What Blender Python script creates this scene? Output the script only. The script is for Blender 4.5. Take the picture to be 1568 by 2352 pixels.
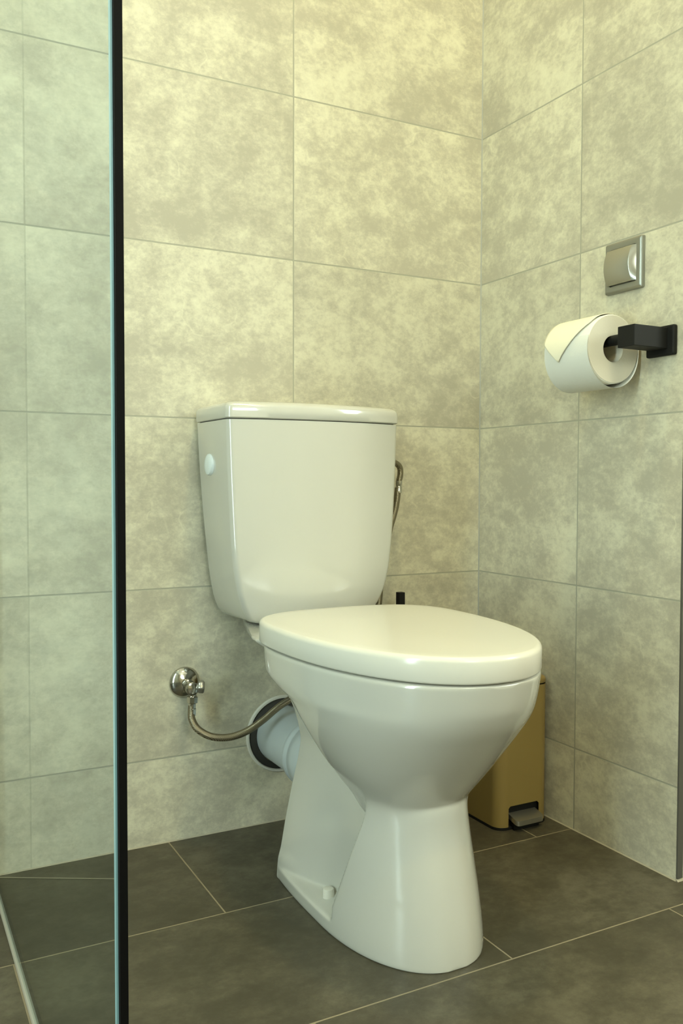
import bpy, bmesh, math, random
from mathutils import Vector, Matrix, noise
PI = math.pi
for o in list(bpy.data.objects): bpy.data.objects.remove(o)
S = bpy.context.scene
COLL = S.collection
# ------------------------------------------------------------------ camera
cam = bpy.data.cameras.new('camera'); cam_o = bpy.data.objects.new('camera', cam); COLL.objects.link(cam_o)
cam.sensor_fit = 'VERTICAL'; cam.sensor_height = 36.0; cam.sensor_width = 24.0
cam.lens = 30.67584; cam.clip_start = .02
cam_o.matrix_world = Matrix(((0.8827651, 0.0146351, -0.4695867, -1.123822), (-0.4698082, 0.0327463, -0.8821609, -1.491567), (0.0024667, 0.9993565, 0.0357830, 0.641735), (0,0,0,1)))
S.camera = cam_o
cam.dof.use_dof = False
# ------------------------------------------------------------------ light settings
S.view_settings.view_transform = 'Standard'; S.view_settings.look = 'None'
S.cycles.caustics_reflective = False
S.view_settings.gamma = 1; S.view_settings.use_curve_mapping = False
S.view_settings.exposure = 1.27
W = bpy.data.worlds.new('world'); S.world = W; W.use_nodes = True
W.node_tree.nodes['Background'].inputs[0].default_value = (.75, .85, .8, 1)
W.node_tree.nodes['Background'].inputs[1].default_value = .05
LAMP = (1.0, .83, .38); LAMP_S = 112.0          # warm ceiling lamps
DAY = (.90, 1.0, .89); DAY_S = 6.0; DAY_L = 13.0             # frosted daylight windows

# ------------------------------------------------------------------ node helpers
class NT:
    def __init__(s, name):
        s.m = bpy.data.materials.new(name); s.m.use_nodes = True
        s.t = s.m.node_tree; s.b = s.t.nodes['Principled BSDF']; s.out = s.t.nodes['Material Output']
    def n(s, typ, **kw):
        nd = s.t.nodes.new(typ)
        for k, v in kw.items(): setattr(nd, k, v)
        return nd
    def l(s, a, b): s.t.links.new(a, b)
    def math(s, op, a, b=None, c=None, clamp=False):
        nd = s.n('ShaderNodeMath', operation=op); nd.use_clamp = clamp
        for i, v in enumerate((a, b, c)):
            if v is None: continue
            if isinstance(v, (int, float)): nd.inputs[i].default_value = v
            else: s.l(v, nd.inputs[i])
        return nd.outputs[0]
    def mix(s, fac, a, b):
        nd = s.n('ShaderNodeMix', data_type='RGBA')
        for sock, v in ((nd.inputs[0], fac), (nd.inputs[6], a), (nd.inputs[7], b)):
            if isinstance(v, (int, float)): sock.default_value = v
            elif isinstance(v, tuple): sock.default_value = v + (1,)
            else: s.l(v, sock)
        return nd.outputs[2]
    def ramp(s, v, p0, p1, c0=0., c1=1.):
        nd = s.n('ShaderNodeMapRange'); nd.interpolation_type = 'SMOOTHSTEP'
        s.l(v, nd.inputs[0]); nd.inputs[1].default_value = p0; nd.inputs[2].default_value = p1
        nd.inputs[3].default_value = c0; nd.inputs[4].default_value = c1
        return nd.outputs[0]
    def noise(s, vec, scale, detail=6, rough=.6, w=None, dist=0., dim='4D'):
        nd = s.n('ShaderNodeTexNoise', noise_dimensions=dim)
        s.l(vec, nd.inputs['Vector']); nd.inputs['Scale'].default_value = scale
        nd.inputs['Detail'].default_value = detail; nd.inputs['Roughness'].default_value = rough
        nd.inputs['Distortion'].default_value = dist
        if w is not None: s.l(w, nd.inputs['W'])
        return nd.outputs[0]

def pbr(name, col, rough=.5, metal=0., coat=0., spec=.5, bump=0., bscale=200., var=0.):
    k = NT(name); b = k.b
    b.inputs['Base Color'].default_value = col + (1,)
    b.inputs['Roughness'].default_value = rough; b.inputs['Metallic'].default_value = metal
    b.inputs['Coat Weight'].default_value = coat; b.inputs['Coat Roughness'].default_value = .03
    b.inputs['Specular IOR Level'].default_value = spec
    tc = k.n('ShaderNodeTexCoord').outputs['Object']
    nz = k.noise(tc, bscale, 4, .6, dim='3D')
    if var: k.l(k.mix(nz, tuple(c*(1-var) for c in col), tuple(min(1, c*(1+var)) for c in col)), b.inputs['Base Color'])
    if bump:
        bp = k.n('ShaderNodeBump'); bp.inputs['Strength'].default_value = bump; bp.inputs['Distance'].default_value = .001
        k.l(nz, bp.inputs['Height']); k.l(bp.outputs[0], b.inputs['Normal'])
    return k.m

def tile_material(name, axis, u0, v0, tw, th, light, mid, dark, grout, mortar, offset=0., rough=.45, veins=True, floor=False):
    """axis: which world axes run along the tile: 'xz', 'yz' or 'xy'."""
    k = NT(name)
    pos = k.n('ShaderNodeNewGeometry').outputs['Position']
    sp = k.n('ShaderNodeSeparateXYZ'); k.l(pos, sp.inputs[0])
    u = sp.outputs['XYZ'.index(axis[0].upper())]; v = sp.outputs['XYZ'.index(axis[1].upper())]
    u = k.math('ADD', u, -u0 + 40*tw); v = k.math('ADD', v, -v0 + 40*th)
    uv = k.n('ShaderNodeCombineXYZ'); k.l(u, uv.inputs[0]); k.l(v, uv.inputs[1])
    br = k.n('ShaderNodeTexBrick'); br.offset = offset; br.offset_frequency = 2; br.squash = 1
    k.l(uv.outputs[0], br.inputs['Vector'])
    br.inputs['Color1'].default_value = (0, 0, 0, 1); br.inputs['Color2'].default_value = (1, 1, 1, 1)
    br.inputs['Scale'].default_value = 1; br.inputs['Mortar Size'].default_value = mortar
    br.inputs['Mortar Smooth'].default_value = .3; br.inputs['Bias'].default_value = 0
    br.inputs['Brick Width'].default_value = tw; br.inputs['Row Height'].default_value = th
    rnd = k.n('ShaderNodeSeparateColor'); k.l(br.outputs['Color'], rnd.inputs[0])
    seed = k.math('MULTIPLY', rnd.outputs[0], 37.)
    # stretch the pattern slightly along the tile and shift it from tile to tile
    sc = k.n('ShaderNodeVectorMath', operation='MULTIPLY'); k.l(uv.outputs[0], sc.inputs[0])
    sc.inputs[1].default_value = (1., 1.25, 1.)
    P = sc.outputs[0]
    big = k.noise(P, 4.5 if not floor else 2.5, 4, .55, seed, .15)
    med = k.noise(P, 21 if not floor else 14, 10, .70, seed, .15)
    fine = k.noise(P, 85 if not floor else 60, 6, .75, seed, .2)
    cl = k.math('ADD', k.math('MULTIPLY', big, .68), k.math('MULTIPLY', med, .85))
    cl = k.math('ADD', cl, k.math('MULTIPLY', fine, .50))
    f = k.ramp(cl, .86, 1.14)
    col = k.mix(f, dark, mid)
    f2 = k.ramp(cl, 1.02, 1.28)
    col = k.mix(f2, col, light)
    if veins:
        wn = k.n('ShaderNodeTexNoise', noise_dimensions='4D'); k.l(P, wn.inputs['Vector']); k.l(seed, wn.inputs['W'])
        wn.inputs['Scale'].default_value = 7; wn.inputs['Detail'].default_value = 4
        ad = k.n('ShaderNodeVectorMath', operation='MULTIPLY_ADD'); k.l(wn.outputs['Color'], ad.inputs[0])
        ad.inputs[1].default_value = (.22, .22, .22); k.l(P, ad.inputs[2])
        vo = k.n('ShaderNodeTexVoronoi', feature='DISTANCE_TO_EDGE', voronoi_dimensions='4D'); k.l(ad.outputs[0], vo.inputs['Vector'])
        k.l(seed, vo.inputs['W']); vo.inputs['Scale'].default_value = 7
        ve = k.ramp(vo.outputs['Distance'], .0, .022, 1., 0.)
        msk = k.ramp(k.noise(P, 9, 3, .5, seed), .52, .68)
        ve = k.math('MULTIPLY', k.math('MULTIPLY', ve, msk), .5)
        col = k.mix(ve, col, light)
    # tile-to-tile tone
    tone = k.ramp(rnd.outputs[0], 0., 1., .95, 1.05)
    tn = k.n('ShaderNodeVectorMath', operation='SCALE'); k.l(col, tn.inputs[0]); k.l(tone, tn.inputs['Scale'])
    col = k.mix(br.outputs['Fac'], tn.outputs[0], grout)
    k.l(col, k.b.inputs['Base Color'])
    rr = k.ramp(med, .3, .7, rough*1.15, rough*.85)
    rr = k.mix(br.outputs['Fac'], rr, (.85, .85, .85))
    k.l(rr, k.b.inputs['Roughness']); k.b.inputs['Specular IOR Level'].default_value = .4
    h = k.math('MULTIPLY_ADD', br.outputs['Fac'], -1., k.math('MULTIPLY', fine, .12))
    bp = k.n('ShaderNodeBump'); bp.inputs['Strength'].default_value = .5; bp.inputs['Distance'].default_value = .0012
    k.l(h, bp.inputs['Height']); k.l(bp.outputs[0], k.b.inputs['Normal'])
    return k.m

WL, WM, WD, WG = (.72, .69, .525), (.625, .59, .45), (.45, .42, .325), (.39, .38, .30)
M = {}
M['tile_back'] = tile_material('concrete look wall tile back', 'xz', -.4325, .1518, .4754, .30, WL, WM, WD, WG, .0015)
M['tile_right'] = tile_material('concrete look wall tile right', 'yz', -.2931, .1518, .4754, .30, WL, WM, WD, WG, .0015)
M['tile_floor'] = tile_material('dark slate look floor tile', 'xy', -.676+.297, -.2873, .5940, .2973, (.125, .112, .075), (.088, .077, .050), (.058, .050, .032), (.27, .23, .15), .0014, offset=.5, rough=.42, veins=False, floor=True)
M['grout'] = pbr('light grout', (.40, .36, .27), .8, bump=.3)
M['silicone'] = pbr('grey silicone', (.36, .36, .31), .6)
M['paint'] = pbr('ceiling paint', (.82, .80, .72), .8, bump=.2)
M['ceramic'] = pbr('glazed white ceramic', (.56, .55, .49), .2, coat=1., spec=.5, var=.015, bscale=6)
M['plastic_white'] = pbr('white plastic', (.72, .695, .61), .17, coat=0.)
M['button'] = pbr('pale blue white plastic', (.74, .80, .80), .25)
M['pipe'] = pbr('pale grey pvc', (.50, .55, .56), .38, var=.03, bscale=30)
M['rubber'] = pbr('dark rubber', (.035, .033, .026), .7)
M['black'] = pbr('matt black metal', (.010, .010, .009), .55, spec=.2)
M['blackframe'] = pbr('black anodised profile', (.003, .003, .003), .6, spec=.08)
M['chrome'] = pbr('chrome', (.55, .53, .48), .12, metal=1., bump=.02, bscale=900)
M['satin'] = pbr('satin aluminium', (.42, .41, .36), .30, metal=.85, bump=.05, bscale=600)
M['satin_dark'] = pbr('satin grey switch frame', (.30, .30, .265), .36, metal=.7)
M['paper'] = pbr('tissue paper', (.76, .76, .70), .9, bump=.6, bscale=420)
M['paper_edge'] = pbr('cream tissue', (.86, .81, .63), .9, bump=.4, bscale=420)
M['paper_side_shaded'] = pbr('shaded wound paper side', (.66, .62, .51), .95, bump=.5, bscale=300)  # beige darkened so the colour holds the shade on the roll's end
M['bin'] = pbr('mustard painted steel', (.27, .19, .060), .42, bump=.05, bscale=800)
M['trim'] = pbr('dark grey metal trim', (.10, .095, .08), .45)
M['frame'] = pbr('window frame', (.75, .76, .72), .4)
def braid():
    k = NT('braided steel hose'); b = k.b
    b.inputs['Metallic'].default_value = .9; b.inputs['Roughness'].default_value = .35
    tc = k.n('ShaderNodeTexCoord').outputs['Object']
    wv = k.n('ShaderNodeTexWave', wave_type='BANDS', bands_direction='DIAGONAL'); k.l(tc, wv.inputs['Vector'])
    wv.inputs['Scale'].default_value = 260; wv.inputs['Distortion'].default_value = 2
    k.l(k.mix(wv.outputs['Fac'], (.13, .11, .07), (.42, .37, .26)), b.inputs['Base Color'])
    bp = k.n('ShaderNodeBump'); bp.inputs['Strength'].default_value = .4; bp.inputs['Distance'].default_value = .0005
    k.l(wv.outputs['Fac'], bp.inputs['Height']); k.l(bp.outputs[0], b.inputs['Normal'])
    return k.m
M['braid'] = braid()
def glass(name, tint, refl=1.):
    k = NT(name); k.t.nodes.remove(k.b)
    tr = k.n('ShaderNodeBsdfTransparent'); tr.inputs[0].default_value = tint + (1,)
    gl = k.n('ShaderNodeBsdfGlossy'); gl.inputs['Roughness'].default_value = .0; gl.inputs[0].default_value = (.95, 1, .97, 1)
    fr = k.n('ShaderNodeFresnel'); fr.inputs[0].default_value = 1.5
    tc = k.n('ShaderNodeTexCoord').outputs['Object']
    geo = k.n('ShaderNodeNewGeometry'); front = k.math('SUBTRACT', 1., geo.outputs['Backfacing'])
    mx = k.n('ShaderNodeMixShader'); k.l(k.math('MULTIPLY', k.math('MULTIPLY', fr.outputs[0], front), refl), mx.inputs[0])
    k.l(tr.outputs[0], mx.inputs[1]); k.l(gl.outputs[0], mx.inputs[2]); k.l(mx.outputs[0], k.out.inputs[0])
    return k.m
M['glass'] = glass('tinted shower glass', (.78, .84, .88))
def emit(name, col, s):
    k = NT(name); e = k.n('ShaderNodeEmission'); e.inputs[0].default_value = col + (1,); e.inputs[1].default_value = s
    k.l(e.outputs[0], k.out.inputs[0]); return k.m
M['lamp'] = emit('warm lamp diffuser', LAMP, LAMP_S)
M['day'] = emit('frosted daylight pane', DAY, DAY_S)
M['day_left'] = emit('tall frosted daylight pane', DAY, DAY_L)

# ------------------------------------------------------------------ mesh helpers
def obj(name, bm, mat, parent=None, smooth=None, recalc=True):
    if recalc: bmesh.ops.recalc_face_normals(bm, faces=bm.faces)
    me = bpy.data.meshes.new(name); bm.to_mesh(me); bm.free()
    me.materials.append(M[mat] if isinstance(mat, str) else mat)
    if smooth is not None:
        for p in me.polygons: p.use_smooth = True
        me.set_sharp_from_angle(angle=math.radians(smooth))
    o = bpy.data.objects.new(name, me); COLL.objects.link(o)
    if parent: o.parent = parent; o.matrix_parent_inverse = parent.matrix_basis.inverted()
    return o
def tag(o, label, cat, group=None):
    o['label'] = label; o['category'] = cat
    if group: o['group'] = group
    return o
def thing(name, label, cat, loc=(0, 0, 0)):
    o = bpy.data.objects.new(name, None); COLL.objects.link(o); o.location = loc
    o.empty_display_size = .05
    return tag(o, label, cat)
def struct(name, bm, mat, parent=None, label=None):
    o = obj(name, bm, mat, parent)
    if not parent: o['kind'] = 'structure'
    return o
def box(x0, x1, y0, y1, z0, z1, bev=0., seg=3, bm=None):
    b = bmesh.new()
    r = bmesh.ops.create_cube(b, size=1)
    for v in b.verts: v.co = Vector(((x0+x1)/2 + v.co.x*(x1-x0), (y0+y1)/2 + v.co.y*(y1-y0), (z0+z1)/2 + v.co.z*(z1-z0)))
    if bev: bmesh.ops.bevel(b, geom=list(b.edges), offset=bev, segments=seg, profile=.5, affect='EDGES')
    if bm is not None: merge(bm, b); return bm
    return b
def merge(dst, src):
    me = bpy.data.meshes.new('tmp'); src.to_mesh(me); src.free(); dst.from_mesh(me); bpy.data.meshes.remove(me)
def loft(rings, cap0=True, cap1=True, closed=True, bm=None):
    b = bm or bmesh.new(); R = [[b.verts.new(p) for p in r] for r in rings]
    n = len(R[0])
    for a, c in zip(R, R[1:]):
        for i in range(n if closed else n-1):
            j = (i+1) % n
            b.faces.new((a[i], a[j], c[j], c[i]))
    if cap0: b.faces.new(R[0][::-1])
    if cap1: b.faces.new(R[-1])
    return b
def lathe(prof, origin, axis, n=48, cap0=True, cap1=True, bm=None):
    """prof: (distance along axis, radius)"""
    ax = Vector(axis).normalized(); q = ax.to_track_quat('Z', 'Y'); o = Vector(origin)
    rings = [[o + q @ Vector((r*math.cos(2*PI*i/n), r*math.sin(2*PI*i/n), d)) for i in range(n)] for d, r in prof]
    return loft(rings, cap0, cap1, True, bm)
def tube(pts, rad, n=16, sub=12, bm=None, caps=True):
    P = [Vector(p) for p in pts]; out = []
    for i in range(len(P)-1):
        p0 = P[max(i-1, 0)]; p1 = P[i]; p2 = P[i+1]; p3 = P[min(i+2, len(P)-1)]
        for s in range(sub):
            t = s/sub
            out.append(.5*((2*p1) + (p2-p0)*t + (2*p0-5*p1+4*p2-p3)*t*t + (3*p1-p0-3*p2+p3)*t**3))
    out.append(P[-1])
    rings = []; up = Vector((0, 0, 1)); prev = None
    for i, c in enumerate(out):
        d = (out[min(i+1, len(out)-1)] - out[max(i-1, 0)]).normalized()
        if prev is None:
            a = d.cross(Vector((0, 1, 0)) if abs(d.y) < .9 else Vector((1, 0, 0))).normalized()
        else: a = (prev - d*prev.dot(d)).normalized()
        prev = a; b2 = d.cross(a)
        rings.append([c + rad*(a*math.cos(2*PI*k/n) + b2*math.sin(2*PI*k/n)) for k in range(n)])
    return loft(rings, caps, caps, True, bm)
def plane_xy(pts):
    b = bmesh.new(); b.faces.new([b.verts.new(p) for p in pts]); return b

# ------------------------------------------------------------------ room
XE = .5258; XL = -2.15; YF = -3.1; ZC = 2.45; XR = 1.35
struct('floor', box(XL-.1, XR+.1, YF-.1, .1, -.1, 0), 'tile_floor')
struct('ceiling', box(XL-.1, XR+.1, YF-.1, .1, ZC, ZC+.1), 'paint')
struct('wall_back', box(XL-.1, .0, 0, .1, 0, ZC), 'tile_back')
struct('wall_right', box(0, .16, -XE, .1, 0, ZC), 'tile_right')
struct('wall_passage', box(.16, XR+.1, -.5, -.4, 0, ZC), 'paint')
def wall_hole(name, ax, c0, c1, a0, a1, h0, h1, z0, z1, mat, extra=None):
    """wall slab between c0 and c1 with a window opening a0..a1 x z0..z1"""
    b = bmesh.new()
    parts = [(h0, a0, 0, ZC), (a1, h1, 0, ZC), (a0, a1, 0, z0), (a0, a1, z1, ZC)]
    if extra:
        a0, a1, h0, h1, z0, z1 = extra
        parts += [(h0, a0, 0, ZC), (a1, h1, 0, ZC), (a0, a1, 0, z0), (a0, a1, z1, ZC)]
    for (p, q, r, s) in parts:
        if q-p < 1e-4 or s-r < 1e-4: continue
        if ax == 'x': box(c0, c1, p, q, r, s, bm=b)
        else: box(p, q, c0, c1, r, s, bm=b)
    return struct(name, b, mat)
wall_hole('wall_left', 'x', XL-.1, XL, -1.28, -1.0, YF-.1, 0, .12, 2.1, 'tile_right')
wall_hole('wall_front', 'y', YF-.1, YF, -1.3, -.5, XL-.1, XR+.1, 1.3, 2.2, 'tile_back')
wall_hole('wall_side', 'x', XR, XR+.1, -2.6, -1.6, YF-.1, -.4, 1.25, 2.2, 'paint')
def window(n, ax, c, a0, a1, z0, z1, w=.05, pane='day'):
    b = bmesh.new(); sd = -1 if c > 0 else 1
    def bx(p, q, r, s, d0, d1):
        if ax == 'x': box(d0, d1, p, q, r, s, bm=b)
        else: box(p, q, d0, d1, r, s, bm=b)
    for p, q, r, s in ((a0, a0+w, z0, z1), (a1-w, a1, z0, z1), (a0+w, a1-w, z0, z0+w), (a0+w, a1-w, z1-w, z1)): bx(p, q, r, s, c-.06*sd, c-.01*sd)
    f = obj('window_%d' % n, b, 'frame'); f['kind'] = 'structure'
    b = bmesh.new()
    if ax == 'x': box(c-.045*sd, c-.035*sd, a0+w, a1-w, z0+w, z1-w, bm=b)
    else: box(a0+w, a1-w, c-.045*sd, c-.035*sd, z0+w, z1-w, bm=b)
    obj('window_pane', b, pane, f)
window(1, 'x', XL, -1.28, -1.0, .12, 2.1, .03, 'day_left')
window(3, 'y', YF, -1.3, -.5, 1.3, 2.2)
window(2, 'x', XR, -2.6, -1.6, 1.25, 2.2)
# corner grout, floor joints and the metal edge of the right wall
def bead(name, pts, mat='silicone'):
    b = bmesh.new(); vs = [b.verts.new(p) for p in pts[0]]; ws = [b.verts.new(p) for p in pts[1]]
    n = len(vs)
    for i in range(n): b.faces.new((vs[i], vs[(i+1) % n], ws[(i+1) % n], ws[i]))
    b.faces.new(vs[::-1]); b.faces.new(ws)
    return struct(name, b, mat)
g = .0018
bead('trim_1', [[(.0, 0, 0), (-g, 0, 0), (0, -g, 0)], [(0, 0, ZC), (-g, 0, ZC), (0, -g, ZC)]])
bead('trim_2', [[(XL, 0, 0), (XL, -g, 0), (XL, 0, g)], [(0, 0, 0), (0, -g, 0), (0, 0, g)]], 'grout')
bead('trim_3', [[(0, 0, 0), (-g, 0, 0), (0, 0, g)], [(0, -XE-.001, 0), (-g, -XE-.001, 0), (0, -XE-.001, g)]], 'grout')
bead('trim_4', [[(0, -XE, 0), (0, -XE-.005, 0), (0, -XE, .004)], [(.16, -XE, 0), (.16, -XE-.005, 0), (.16, -XE, .004)]], 'grout')
struct('trim_5', box(0.0006, .0125, -XE-.003, -XE, .004, ZC), 'trim')
# diagonal slope joint in the shower floor, beginning at the foot of the glass
b = bmesh.new()
d = Vector((-.31, -.174, 0)).normalized(); nn = Vector((-d.y, d.x, 0))*.0014; a = Vector((-.972, -.004, .0004)); e = a + d*.9
up = Vector((0, 0, .0006))
bead('trim_6', [[a-nn, a+nn, a+nn+up, a-nn+up], [e-nn, e+nn, e+nn+up, e-nn+up]], 'grout')

# ceiling lamps
def downlight(x, y, r, label):
    t = thing('ceiling_lamp', label, 'lamp', (x, y, ZC-.002))
    obj('lamp_ring', lathe([(0, r+.015), (.012, r+.012), (.014, r), (.0, r)], (x, y, ZC-.001), (0, 0, -1), cap0=False, cap1=False), 'frame', t, 40)
    obj('lamp_diffuser', lathe([(.0, r), (.008, r-.002)], (x, y, ZC-.001), (0, 0, -1)), 'lamp', t)
downlight(-.46, -.62, .06, 'round warm white ceiling lamp right above the toilet')
downlight(-.46, -1.75, .06, 'round warm white ceiling lamp in the middle of the room')

# ------------------------------------------------------------------ toilet
AX=-.460
def lerp_tab(tab,z):
    # tab: list of tuples sorted by ascending z; smooth (catmull-rom, monotone-ish) interpolation
    n=len(tab)
    if z<=tab[0][0]: return tab[0][1:]
    if z>=tab[-1][0]: return tab[-1][1:]
    for i in range(n-1):
        if tab[i][0]<=z<=tab[i+1][0]: break
    z0,z1=tab[i][0],tab[i+1][0]; h=z1-z0; t=(z-z0)/h
    out=[]
    for k in range(1,len(tab[0])):
        p0,p1=tab[i][k],tab[i+1][k]; d=(p1-p0)/h
        if i>0: dm=(p0-tab[i-1][k])/(z0-tab[i-1][0]); m0=0 if dm*d<=0 else 2*dm*d/(dm+d)
        else: m0=d
        if i<n-2: dn=(tab[i+2][k]-p1)/(tab[i+2][0]-z1); m1=0 if dn*d<=0 else 2*dn*d/(dn+d)
        else: m1=d
        out.append((2*t**3-3*t*t+1)*p0+(t**3-2*t*t+t)*h*m0+(-2*t**3+3*t*t)*p1+(t**3-t*t)*h*m1)
    return out
def egg(y,yF,yc,yB,a,nf,nb):
    if y<=yF or y>=yB: return 0.
    if y<yc: u=(yc-y)/(yc-yF); n=nf
    else: u=(y-yc)/(yB-yc); n=nb
    return a*max(0.,1-u**n)**(1/n)
def sm(x): x=min(1,max(0,x)); return x*x*(3-2*x)
#        z    front   centre  back   halfw
BOWL=[(.150,-.470,-.435,-.415,.030,2.0),
      (.175,-.512,-.437,-.405,.063,1.9),
      (.205,-.536,-.437,-.392,.083,1.9),
      (.225,-.552,-.435,-.378,.098,1.9),
      (.250,-.572,-.430,-.358,.116,1.9),
      (.280,-.597,-.422,-.334,.133,1.9),
      (.310,-.622,-.412,-.308,.147,1.9),
      (.332,-.640,-.402,-.285,.155,1.9),
      (.346,-.649,-.385,-.240,.161,2.3),
      (.360,-.656,-.365,-.219,.164,2.6),
      (.398,-.666,-.360,-.214,.1655,2.6)]
COL=[(.0,-.573,-.38,.109),(.02,-.5715,-.38,.1085),(.06,-.566,-.385,.104),(.10,-.558,-.39,.099),(.14,-.549,-.395,.094),
     (.17,-.543,-.40,.090),(.20,-.539,-.405,.085),(.23,-.52,-.41,.07),(.26,-.49,-.41,.05)]
# fin: back edge half-width, recess half-width
FIN=[(.0,.103,.075),(.03,.1005,.066),(.05,.0955,.062),(.10,.086,.056),(.15,.075,.050),(.20,.063,.046),(.22,.060,.046),(.25,.065,.055),(.30,.083,.075),(.33,.095,.09),(.40,.100,.1)]
DECK=[(.335,.0,.0),(.345,.060,.070),(.360,.075,.092),(.375,.083,.112),(.386,.087,.136),(.392,.087,.146),(.398,.087,.149)]
def width(y,z):
    s=0;p=9;wc=0
    b=lerp_tab(BOWL,z)
    w=egg(y,b[0],b[1],b[2],b[3],2.2,b[4]) if z>.151 else 0
    s+=w**p
    c=lerp_tab(COL,z)
    if z<.26:
        w=egg(y,c[0],c[1],-.05,c[2],2.2,2.6)
        yc=-.402 - .36*max(0,z-.04)     # rear crease of the column
        k=sm((yc-y)/.026+.5)
        pl=1-sm((z-.020)/.020)
        f=lerp_tab(FIN,z)
        wc=w*max(k,pl*min(1,max(0,(-.210-y)/.006))**.5)
    f=lerp_tab(FIN,z)
    t=sm((y+.40)/(.40-.225))
    wf=f[1]+(f[0]-f[1])*t
    yb=-.210
    if y<yb and y>-.47: wc=max(wc,wf*min(1,max(0,(yb-y)/.006))**.5)
    s+=wc**p
    if z>.336:
        d=lerp_tab(DECK,z)
        t=(-y-.03)/(.22-.03); t=min(1,max(0,t))
        wd=(d[0]+(d[1]-d[0])*t)
        if -.25<y<-.02: s+=(wd*min(1,max(0,(-.02-y)/.02))**.5)**p
    return s**(1/p)
def yrange(z):
    b=lerp_tab(BOWL,z)[0] if z>.151 else 0
    c=lerp_tab(COL,z)[0] if z<.26 else 0
    yF=min(b,c)
    yB=-.2101 if z<.336 else (-.021 if z>.346 else -.2101+(z-.336)*18.91)
    return yF,yB

TOI = thing('toilet', 'white close-coupled ceramic toilet with closed lid against the tiled back wall', 'toilet', (AX, -.38, 0))
def body_mesh():
    N = 170; rings = []
    zs = [0., .0015]; z = .004
    while z < .392: zs.append(z); z += .0022
    zs += [.3935, .3955, .397]
    for z in zs:
        yF, yB = yrange(z)
        sh = 0.
        if z < .004: sh = .0012*(1-z/.004)
        if z > .392: sh = .0045*(1-math.sqrt(max(0, 1-((z-.392)/.0051)**2)))
        L = []
        for i in range(N+1):
            y = yF + sh + (yB-yF-2*sh)*(1-math.cos(PI*i/N))/2
            w = max(0., width(y, z) - sh) if 0 < i < N else 0.
            L.append((w, y))
        ring = [(AX - w, y, z) for w, y in L] + [(AX + w, y, z) for w, y in L[-2:0:-1]]
        rings.append(ring)
    return loft(rings)
bowl = obj('bowl', body_mesh(), 'ceramic', TOI, 180)
sm_ = bowl.modifiers.new('smooth', 'SMOOTH'); sm_.factor = .5; sm_.iterations = 5

def cist_ring(z, hb, hf, yb, yf, bow, ins=0., n=64):
    """closed outline: back edge, right side, bowed front, left side, rounded corners"""
    pts = []; rc = .012; rb = .008
    hb -= ins; hf -= ins; yb -= ins; yf += ins
    def arc(cx, cy, r, a0, a1, k):
        return [(cx + r*math.cos(math.radians(a0+(a1-a0)*i/k)), cy + r*math.sin(math.radians(a0+(a1-a0)*i/k)), z) for i in range(k+1)]
    pts += arc(AX+hb-rb, yb-rb, rb, 90, 2, 6)
    pts += arc(AX+hf-rc, yf+rc, rc, -2, -80, 8)
    m = 24
    for i in range(1, m):
        t = -1+2*i/m; pts.append((AX - t*(hf-rc*.9), yf - bow*(1-t*t) , z))
    pts += arc(AX-hf+rc, yf+rc, rc, -100, -178, 8)
    pts += arc(AX-hb+rb, yb-rb, rb, 178, 90, 6)
    return pts
def cistern():
    T = [(.398, .098, .088, -.014, -.128), (.400, .107, .100, -.012, -.134), (.406, .122, .116, -.012, -.141), (.420, .131, .127, -.012, -.147), (.436, .137, .1345, -.012, -.151),
         (.457, .1415, .1415, -.012, -.154), (.49, .1465, .148, -.012, -.156), (.536, .1515, .153, -.012, -.157), (.606, .158, .157, -.012, -.158),
         (.675, .163, .160, -.012, -.158), (.7415, .1665, .162, -.012, -.158)]
    rings = []
    for i in range(60):
        z = .398 + (.7415-.398)*(i/59)**1.5
        hb, hf, yb, yf = lerp_tab(T, z)
        rings.append(cist_ring(z, hb, hf, yb, yf, .020))
    return loft(rings)
obj('cistern', cistern(), 'ceramic', TOI, 60)
def cist_lid():
    rings = []
    for z, ins in ((.7428, .003), (.7432, .0005), (.745, -.0015), (.755, -.0015), (.762, -.001), (.766, .0005), (.769, .004), (.771, .009), (.7722, .016), (.7732, .03), (.774, .06)):
        rings.append(cist_ring(z, .1665, .162, -.012, -.158, .020, ins))
    return loft(rings)
obj('cistern_lid', cist_lid(), 'ceramic', TOI, 50)
obj('cistern_gap_shade', loft([cist_ring(z, .1665, .162, -.012, -.158, .02, .004) for z in (.7405, .7435)]), 'rubber', TOI)  # dark band stands in for the shadow in the gap under the lid
# flush button on the left side of the cistern
bx_ = AX-.1625
obj('flush_button', lathe([(-.004, .019), (.0005, .019), (.0035, .0175), (.005, .014), (.0055, .006)], (bx_+.001, -.069, .669), (-1, 0, .03), 40), 'button', TOI, 40)

def seat_mesh(z0, z1, F, B, a, rtop, dome, yc=-.362):
    N = 72; rings = []
    def ring(z, ins):
        r = []
        for i in range(2*N):
            th = PI*i/N
            # parametric superellipse
            c, s = math.cos(th), math.sin(th)
            n = 2.12 if c < 0 else 3.1
            L = (yc-F if c < 0 else B-yc) - ins
            y = yc + math.copysign(abs(c)**(2/n), c)*L
            x = AX + math.copysign(abs(s)**(2/n), s)*(a-ins)
            r.append((x, y, z))
        return r
    rings.append(ring(z0, .006)); rings.append(ring(z0+.0008, .0015)); rings.append(ring(z0+.003, .0))
    for k in range(7):
        t = PI/2*k/6; rings.append(ring(z1 - rtop + rtop*math.sin(t), rtop*(1-math.cos(t))))
    for k in range(1, 10):
        q = k/10; rings.append(ring(z1 + dome*(1-(1-q)**2), rtop + (a-rtop-.004)*q))
    return loft(rings)
obj('seat_lid', seat_mesh(.3990, .4325, -.668, -.2125, .1675, .0070, .0020), 'plastic_white', TOI, 60)
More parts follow.
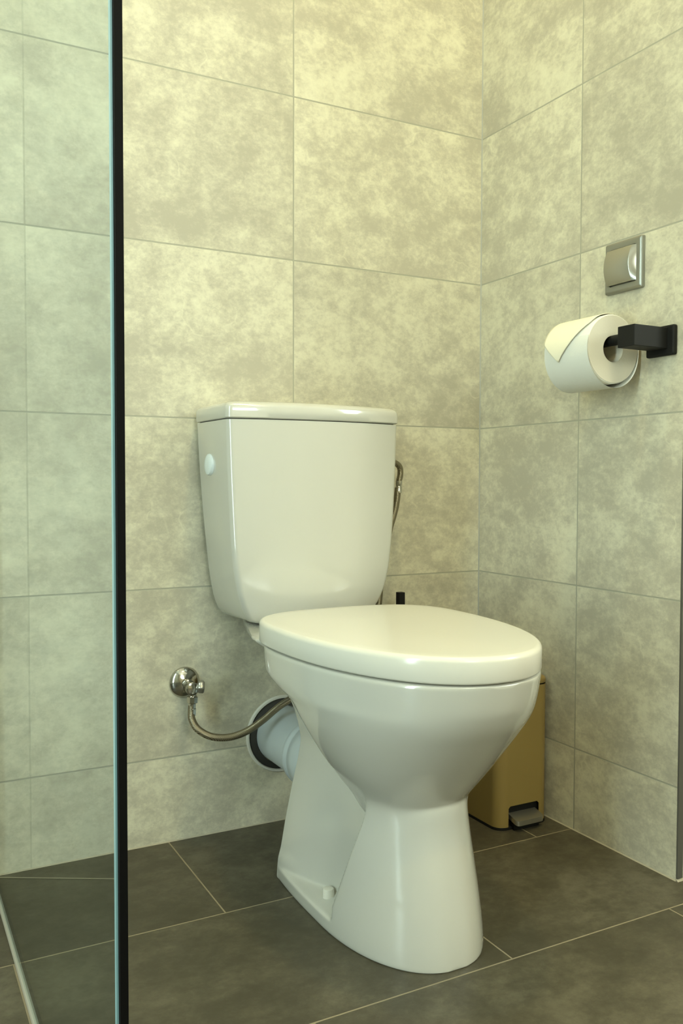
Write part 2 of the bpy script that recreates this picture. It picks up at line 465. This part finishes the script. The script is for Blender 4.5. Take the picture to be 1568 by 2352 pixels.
for s in (-1, 1):
    hx = AX + s*.075
    h_ = obj('hinge', lathe([(-.020, .0), (-.020, .008), (.020, .008), (.020, 0)], (hx, -.2055, .407), (1, 0, 0), 24), 'plastic_white', TOI, 40)
    obj('hinge_foot', box(hx-.010, hx+.010, -.214, -.198, .3972, .403, .002), 'plastic_white', h_)
obj('seat_buffer', box(AX-.02, AX+.02, -.63, -.60, .3965, .3995, .0005), 'rubber', TOI)
for s in (-1, 1):
    o_ = obj('bolt_cap', lathe([(-.012, .0085), (.0065, .0085), (.0082, .0078), (.009, .0055)], (AX+s*.082, -.360, .030), (s*.0, 0, 1), 28), 'plastic_white', TOI, 40)

# ------------------------------------------------------------------ drain pipe
PX, PZ = -.456, .166
DP = thing('drain_pipe', 'pale grey drain pipe between the wall and the back of the toilet', 'pipe', (PX, 0, PZ))
obj('wall_ring', lathe([(0, .0665), (0, .0725), (.003, .0725), (.005, .071), (.005, .068), (.003, .0665)], (PX, -.0, PZ), (0, -1, 0), 64, False, False), 'plastic_white', DP, 50)
obj('rubber_gasket', lathe([(0, .0665), (.0015, .0665), (.0045, .060), (.006, .0545)], (PX, -.0, PZ), (0, -1, 0), 64, False, False), 'rubber', DP, 50)
obj('pipe', lathe([(0, .053), (.205, .053)], (PX, -.0, PZ), (0, -1, -.0), 64), 'pipe', DP, 50)
obj('collar', lathe([(.128, .0535), (.130, .058), (.134, .0605), (.142, .0605), (.145, .058), (.150, .058), (.153, .0605), (.17, .061), (.2, .061), (.204, .0585), (.206, .054)], (PX, -.0, PZ), (0, -1, 0), 64), 'pipe', DP, 50)

# ------------------------------------------------------------------ stop valve and hose
VX, VZ = -.646, .283
V = thing('stop_valve', 'small chrome stop valve with a round cover plate on the back wall', 'valve', (VX, 0, VZ))
obj('cover_plate', lathe([(0, .0275), (.0015, .0278), (.004, .0262), (.008, .021), (.011, .0145), (.0125, .010), (.013, .0085)], (VX, 0, VZ), (0, -1, 0), 48), 'chrome', V, 50)
bd = bmesh.new()
lathe([(.008, .008), (.020, .008), (.021, .0095), (.027, .0095), (.028, .008), (.034, .008)], (VX, 0, VZ), (0, -1, 0), 24, bm=bd)
lathe([(-.0105, .008), (-.0085, .0115), (.0085, .0115), (.0105, .008)], (VX+.001, -.036, VZ-.003), (0, -1, 0), 24, bm=bd)
lathe([(0, .0075), (.012, .0075), (.013, .0065), (.019, .0065)], (VX, -.036, VZ), (.25, 0, -1), 20, bm=bd)
lathe([(0, .005), (.012, .005)], (VX+.002, -.038, VZ), (1, -.25, -.1), 20, bm=bd)
obj('valve_body', bd, 'chrome', V, 45)
hp = []
for i in range(3):
    hp.append(0)
kn = bmesh.new()
rings = []
for d_, r_ in ((.010, .006), (.0105, .0095), (.013, .0108), (.019, .0108), (.021, .009), (.0215, .003)):
    ax_ = Vector((1, -.25, -.1)).normalized(); q_ = ax_.to_track_quat('Z', 'Y')
    rings.append([Vector((VX+.002, -.038, VZ)) + q_ @ Vector(((r_*(1+.08*math.cos(6*2*PI*i/36)))*math.cos(2*PI*i/36), (r_*(1+.08*math.cos(6*2*PI*i/36)))*math.sin(2*PI*i/36), d_)) for i in range(36)])
obj('valve_knob', loft(rings), 'satin', V, 50)

H = thing('water_hose', 'braided steel water hose curving from the stop valve to behind the toilet', 'hose', (VX+.004, -.036, VZ-.02))
hose_pts = [(VX+.002, -.036, VZ-.034), (VX+.001, -.037, VZ-.046), (VX+.001, -.040, VZ-.058), (VX+.009, -.048, VZ-.074), (VX+.030, -.058, VZ-.087), (VX+.060, -.066, VZ-.090),
            (VX+.090, -.072, VZ-.082), (VX+.12, -.075, VZ-.065), (VX+.155, -.074, VZ-.043), (VX+.21, -.070, VZ-.020), (-.375, -.062, .29), (-.310, -.050, .325), (-.275, -.042, .38),
            (-.262, -.038, .46), (-.246, -.038, .54), (-.232, -.040, .59), (-.2275, -.042, .628)]
obj('braided_tube', tube(hose_pts, .0064, 14, 10), 'braid', H, 60)
nt = bmesh.new()
lathe([(-.002, .0045), (0, .0098), (.010, .0098), (.012, .0068), (.020, .0068), (.021, .0076), (.032, .0076), (.034, .0060)], (VX+.0035, -.036, VZ-.0185), (-.05, 0, -1), 8, bm=nt)
obj('hose_nut', nt, 'chrome', H)
nt = bmesh.new()
lathe([(-.006, .0054), (-.005, .0068), (.006, .0068), (.0075, .0058), (.012, .0066), (.018, .0066), (.019, .005)], (-.2265, -.042, .624), (.06, 0, 1), 20, bm=nt)
obj('hose_ferrule', nt, 'chrome', H, 40)
tb = tube([(-.2255, -.042, .642), (-.2225, -.042, .655), (-.2245, -.043, .668), (-.235, -.045, .676), (-.252, -.048, .679), (-.285, -.052, .679)], .0058, 14, 8)
obj('inlet_elbow', tb, 'braid', H, 60)

# ------------------------------------------------------------------ toilet brush behind the toilet
BX, BY = -.232, -.060
TB = thing('toilet_brush', 'black toilet brush with a square handle standing behind the toilet seat', 'brush', (BX, BY, 0))
obj('holder', lathe([(0, .040), (.002, .042), (.12, .042), (.125, .040), (.125, .036), (.02, .034)], (BX, BY, 0.0002), (0, 0, 1), 40), 'black', TB, 40)
obj('handle', box(BX-.0065, BX+.0065, BY-.0065, BY+.0065, .03, .4265, .0008), 'black', TB)
obj('brush_head', lathe([(.03, .018), (.035, .028), (.09, .028), (.10, .012)], (BX, BY, 0), (0, 0, 1), 24), 'rubber', TB, 40)

# ------------------------------------------------------------------ pedal bin
bx0, bx1, byf, byb, bh = -.131, -.011, -.238, -.035, .262
PB = thing('pedal_bin', 'slim mustard yellow pedal bin in the corner behind the toilet', 'bin', ((bx0+bx1)/2, (byf+byb)/2, 0))
def rrect(x0, x1, y0, y1, r, z, k=8):
    out = []
    for cx, cy, a0 in ((x1-r, y1-r, 0), (x0+r, y1-r, 90), (x0+r, y0+r, 180), (x1-r, y0+r, 270)):
        for i in range(k+1):
            a = math.radians(a0 + 90*i/k); out.append((cx+r*math.cos(a), cy+r*math.sin(a), z))
    return out
def shell():
    """bin wall with the pedal notch left open at the front"""
    r = .021; b = bmesh.new()
    nx0, nx1, nz = -.107, -.036, .043
    # outline from the right end of the notch round the back to its left end, then the front above the notch
    base = rrect(bx0, bx1, byf, byb, r, 0, 10)
    full = []
    for i, p in enumerate(base):
        full.append((p[0], p[1]))
    # insert notch columns on the front face (between the left-front and right-front corners)
    i0 = max(i for i, p in enumerate(full) if abs(p[1]-byf) < 1e-6 and p[0] < (bx0+bx1)/2)
    cols = full[:i0+1] + [(nx0, byf), (nx0+.004, byf), (nx1-.004, byf), (nx1, byf)] + full[i0+1:]
    zs = [.004, nz-.004, nz, .06, .15, bh-.0015, bh]
    V_ = {}
    def vert(i, j):
        if (i, j) not in V_: V_[(i, j)] = b.verts.new((cols[i][0], cols[i][1], zs[j]))
        return V_[(i, j)]
    n = len(cols); k0 = i0+1
    for i in range(n):
        for j in range(len(zs)-1):
            ii = (i+1) % n
            if k0 <= i < k0+3 and j == 0: continue
            if k0 < i < k0+2 and j == 1: continue
            if i == k0 and j == 1:
                b.faces.new((vert(i, j), vert(i, j+1), vert(ii, j+1))); continue
            if i == k0+2 and j == 1:
                b.faces.new((vert(ii, j), vert(ii, j+1), vert(i, j+1))); continue
            b.faces.new((vert(i, j), vert(ii, j), vert(ii, j+1), vert(i, j+1)))
    return b
obj('bin_body', shell(), 'bin', PB, 35)
obj('bin_base', loft([rrect(bx0-.001, bx1+.001, byf-.001, byb+.001, .022, 0.0002, 10), rrect(bx0-.001, bx1+.001, byf-.001, byb+.001, .022, .005, 10)]), 'black', PB)
obj('bin_liner', loft([rrect(bx0+.006, bx1-.006, byf+.007, byb-.006, .018, .005, 10), rrect(bx0+.006, bx1-.006, byf+.007, byb-.006, .018, bh-.01, 10)]), 'black', PB)
lid_r = []
for z, i_ in ((bh+.0015, .0015), (bh+.003, .0), (bh+.008, .0), (bh+.012, .0015), (bh+.0145, .005), (bh+.0155, .012)):
    lid_r.append(rrect(bx0-.0005+i_, bx1+.0005-i_, byf-.0005+i_, byb+.0005-i_, .0215-i_*.6, z, 10))
obj('bin_lid', loft(lid_r), 'bin', PB, 50)
obj('lid_seam', loft([rrect(bx0+.003, bx1-.003, byf+.003, byb-.003, .019, z, 10) for z in (bh-.012, bh+.003)]), 'black', PB)
pd = loft([rrect(-.103, -.039, byf-.020, byf+.012, .007, z, 5) for z in (.0175, .0185, .0255, .0265)])
for v in pd.verts:
    v.co.z += (v.co.y - byf)*.28
obj('pedal', pd, 'satin', PB, 40)
obj('pedal_mount', box(-.100, -.042, byf-.009, byf+.005, .0002, .017, .0015), 'black', PB)

# ------------------------------------------------------------------ light switch
SWy0, SWy1, SWz0, SWz1 = -.4436, -.3604, .9625, 1.0485
SW = thing('light_switch', 'square brushed silver light switch on the right wall', 'switch', (0, (SWy0+SWy1)/2, (SWz0+SWz1)/2))
def srect(x, ins, r=.003, k=4):
    return [(x, p[0], p[1]) for p in rrect(SWy0+ins, SWy1-ins, SWz0+ins, SWz1-ins, r, 0, k)]
obj('switch_frame', loft([srect(0, 0), srect(-.006, .0005), srect(-.0085, .003), srect(-.0090, .005), srect(-.0082, .0118), srect(-.0045, .0125), srect(-.0045, .02)]), 'satin_dark', SW, 40)
ya, yb_, za, zb = SWy0+.0185, SWy1-.0085, SWz0+.0135, SWz1-.0135
R1 = []; n_ = 20
for y, q, fl_ in ((ya-.0075, 0., 0), (ya-.0005, .0, .94), (ya+.0008, 0., 1), (yb_-.002, 0., 1), (yb_-.0008, .0003, 1), (yb_, .0015, 1)):
    row = [(-.004, y, za), (-.004, y, zb)]
    for j in range(n_+1):
        t = j/n_; row.append((-.0088 - fl_*(.0030 + .0080*(1-(2*t-1)**2)) + q, y, zb-q - (zb-za-2*q)*t))
    R1.append(row)
obj('switch_rocker', loft(R1, True, True, True), 'satin', SW, 30)

# ------------------------------------------------------------------ paper holder and roll
PH = thing('paper_holder', 'matt black toilet paper holder on the right wall', 'holder', (0, -.484, .868))
obj('wall_plate', box(-.0095, 0, -.513, -.456, .843, .891, .003), 'black', PH)
obj('bracket_arm', box(-.082, -.006, -.5005, -.4655, .8535, .887, .0012), 'black', PH)
obj('rod', lathe([(0, .0085), (.143, .0085), (.1445, .0072)], (-.066, -.468, .8700), (0, 1, 0), 28), 'black', PH, 40)
RXc, RZc, RR, RC = -.066, .8565, .0560, .0215
ry0, ry1 = -.440, -.341
PR = thing('toilet_roll', 'white toilet paper roll with a folded corner hanging on the black holder', 'toilet paper', (RXc, (ry0+ry1)/2, RZc))
obj('wound_paper', lathe([(0, RC+.001), (0, RR-.0015), (.0012, RR), (.098, RR), (.099, RR-.0015), (.099, RC+.001)], (RXc, ry0, RZc), (0, 1, 0), 96, False, False), 'paper', PR, 60)
obj('cardboard_core', lathe([(-.0006, RC), (-.0006, RC+.0012), (.0996, RC+.0012), (.0996, RC), (-.0006, RC)], (RXc, ry0, RZc), (0, 1, 0), 64, False, False), 'paper_side_shaded', PR, 40)
obj('paper_end', lathe([(0, RC+.0012), (-.0006, RC+.0014), (-.0006, RR-.0018), (0, RR-.0014)], (RXc, ry0, RZc), (0, 1, 0), 96, False, False), 'paper_side_shaded', PR, 30)
# loose outer turn, sagging a little below the roll
b = bmesh.new(); rows = []
for i in range(81):
    a = math.radians(-200 + 250*i/80)      # angle in the x-z plane, 0 = towards the wall
    lo = max(0., -math.sin(a))**1.2
    r = RR + .0007 + .0062*lo**1.5
    rows.append([(RXc + r*math.cos(a), y, RZc + r*math.sin(a)) for y in (ry0-.0010-.0025*lo, ry0+.03, ry0+.07, ry1+.0005)])
obj('loose_turn', loft(rows, False, False, False), 'paper', PR, 60)
# folded triangular corner on the front of the roll
def on_roll(y, deg, r): a = math.radians(deg); return Vector((RXc + r*math.cos(a), y, RZc + r*math.sin(a)))
def flap():
    b = bmesh.new(); n = 26; m = 16
    # edge polyline: left edge (far end) and slanting right edge; angle runs from the top (100) to the tip (~200)
    rows = []
    for i in range(n+1):
        t = i/n; deg = 84 + (197-84)*t
        # far side edge
        yl = ry1 + .001 if t < .72 else ry1 + .001 - (t-.72)/.28*.036
        # near side edge
        yr = ry0 + .002 + .010*t if t < .45 else ry0 + .0065 + ((t-.45)/.55)**1.15*.058
        if yr > yl - .0008: yr = yl - .0008
        r = RR + .0013 + .0030*t*t + .0012*math.sin(PI*t)
        rows.append([on_roll(yl + (yr-yl)*j/m, deg, r) for j in range(m+1)])
    return loft(rows, False, False, False, b)
fl = obj('folded_corner', flap(), 'paper_edge', PR, 60)
so = fl.modifiers.new('thickness', 'SOLIDIFY'); so.thickness = .0007; so.offset = 1

# ------------------------------------------------------------------ shower screen
GX = -.967; GY = -.856
SC = thing('shower_screen', 'clear greenish glass shower screen with a black upright edge', 'shower screen', (GX, GY/2, 0))
obj('glass_pane', box(GX-.003, GX+.003, GY+.005, -.003, .008, 2.05), 'glass', SC)
obj('edge_profile', box(GX-.0032, GX+.0032, GY, GY+.010, .004, 2.05, .0005), 'blackframe', SC)
obj('edge_strip', box(GX-.0048, GX-.0033, GY+.004, GY+.009, .004, 2.05), pbr('teal edge strip', (.16, .30, .33), .3), SC)  # thin teal strip along the glass beside the black profile
obj('bottom_seal', box(GX-.0048, GX+.0012, GY+.010, -.001, .0003, .008, .0005), 'silicone', SC)
obj('bottom_gasket', box(GX+.0014, GX+.0055, GY+.010, -.001, .0003, .006, .0005), 'rubber', SC)
obj('wall_profile', box(GX-.007, GX+.007, -.012, -.0003, .004, 2.05, .001), 'satin', SC)
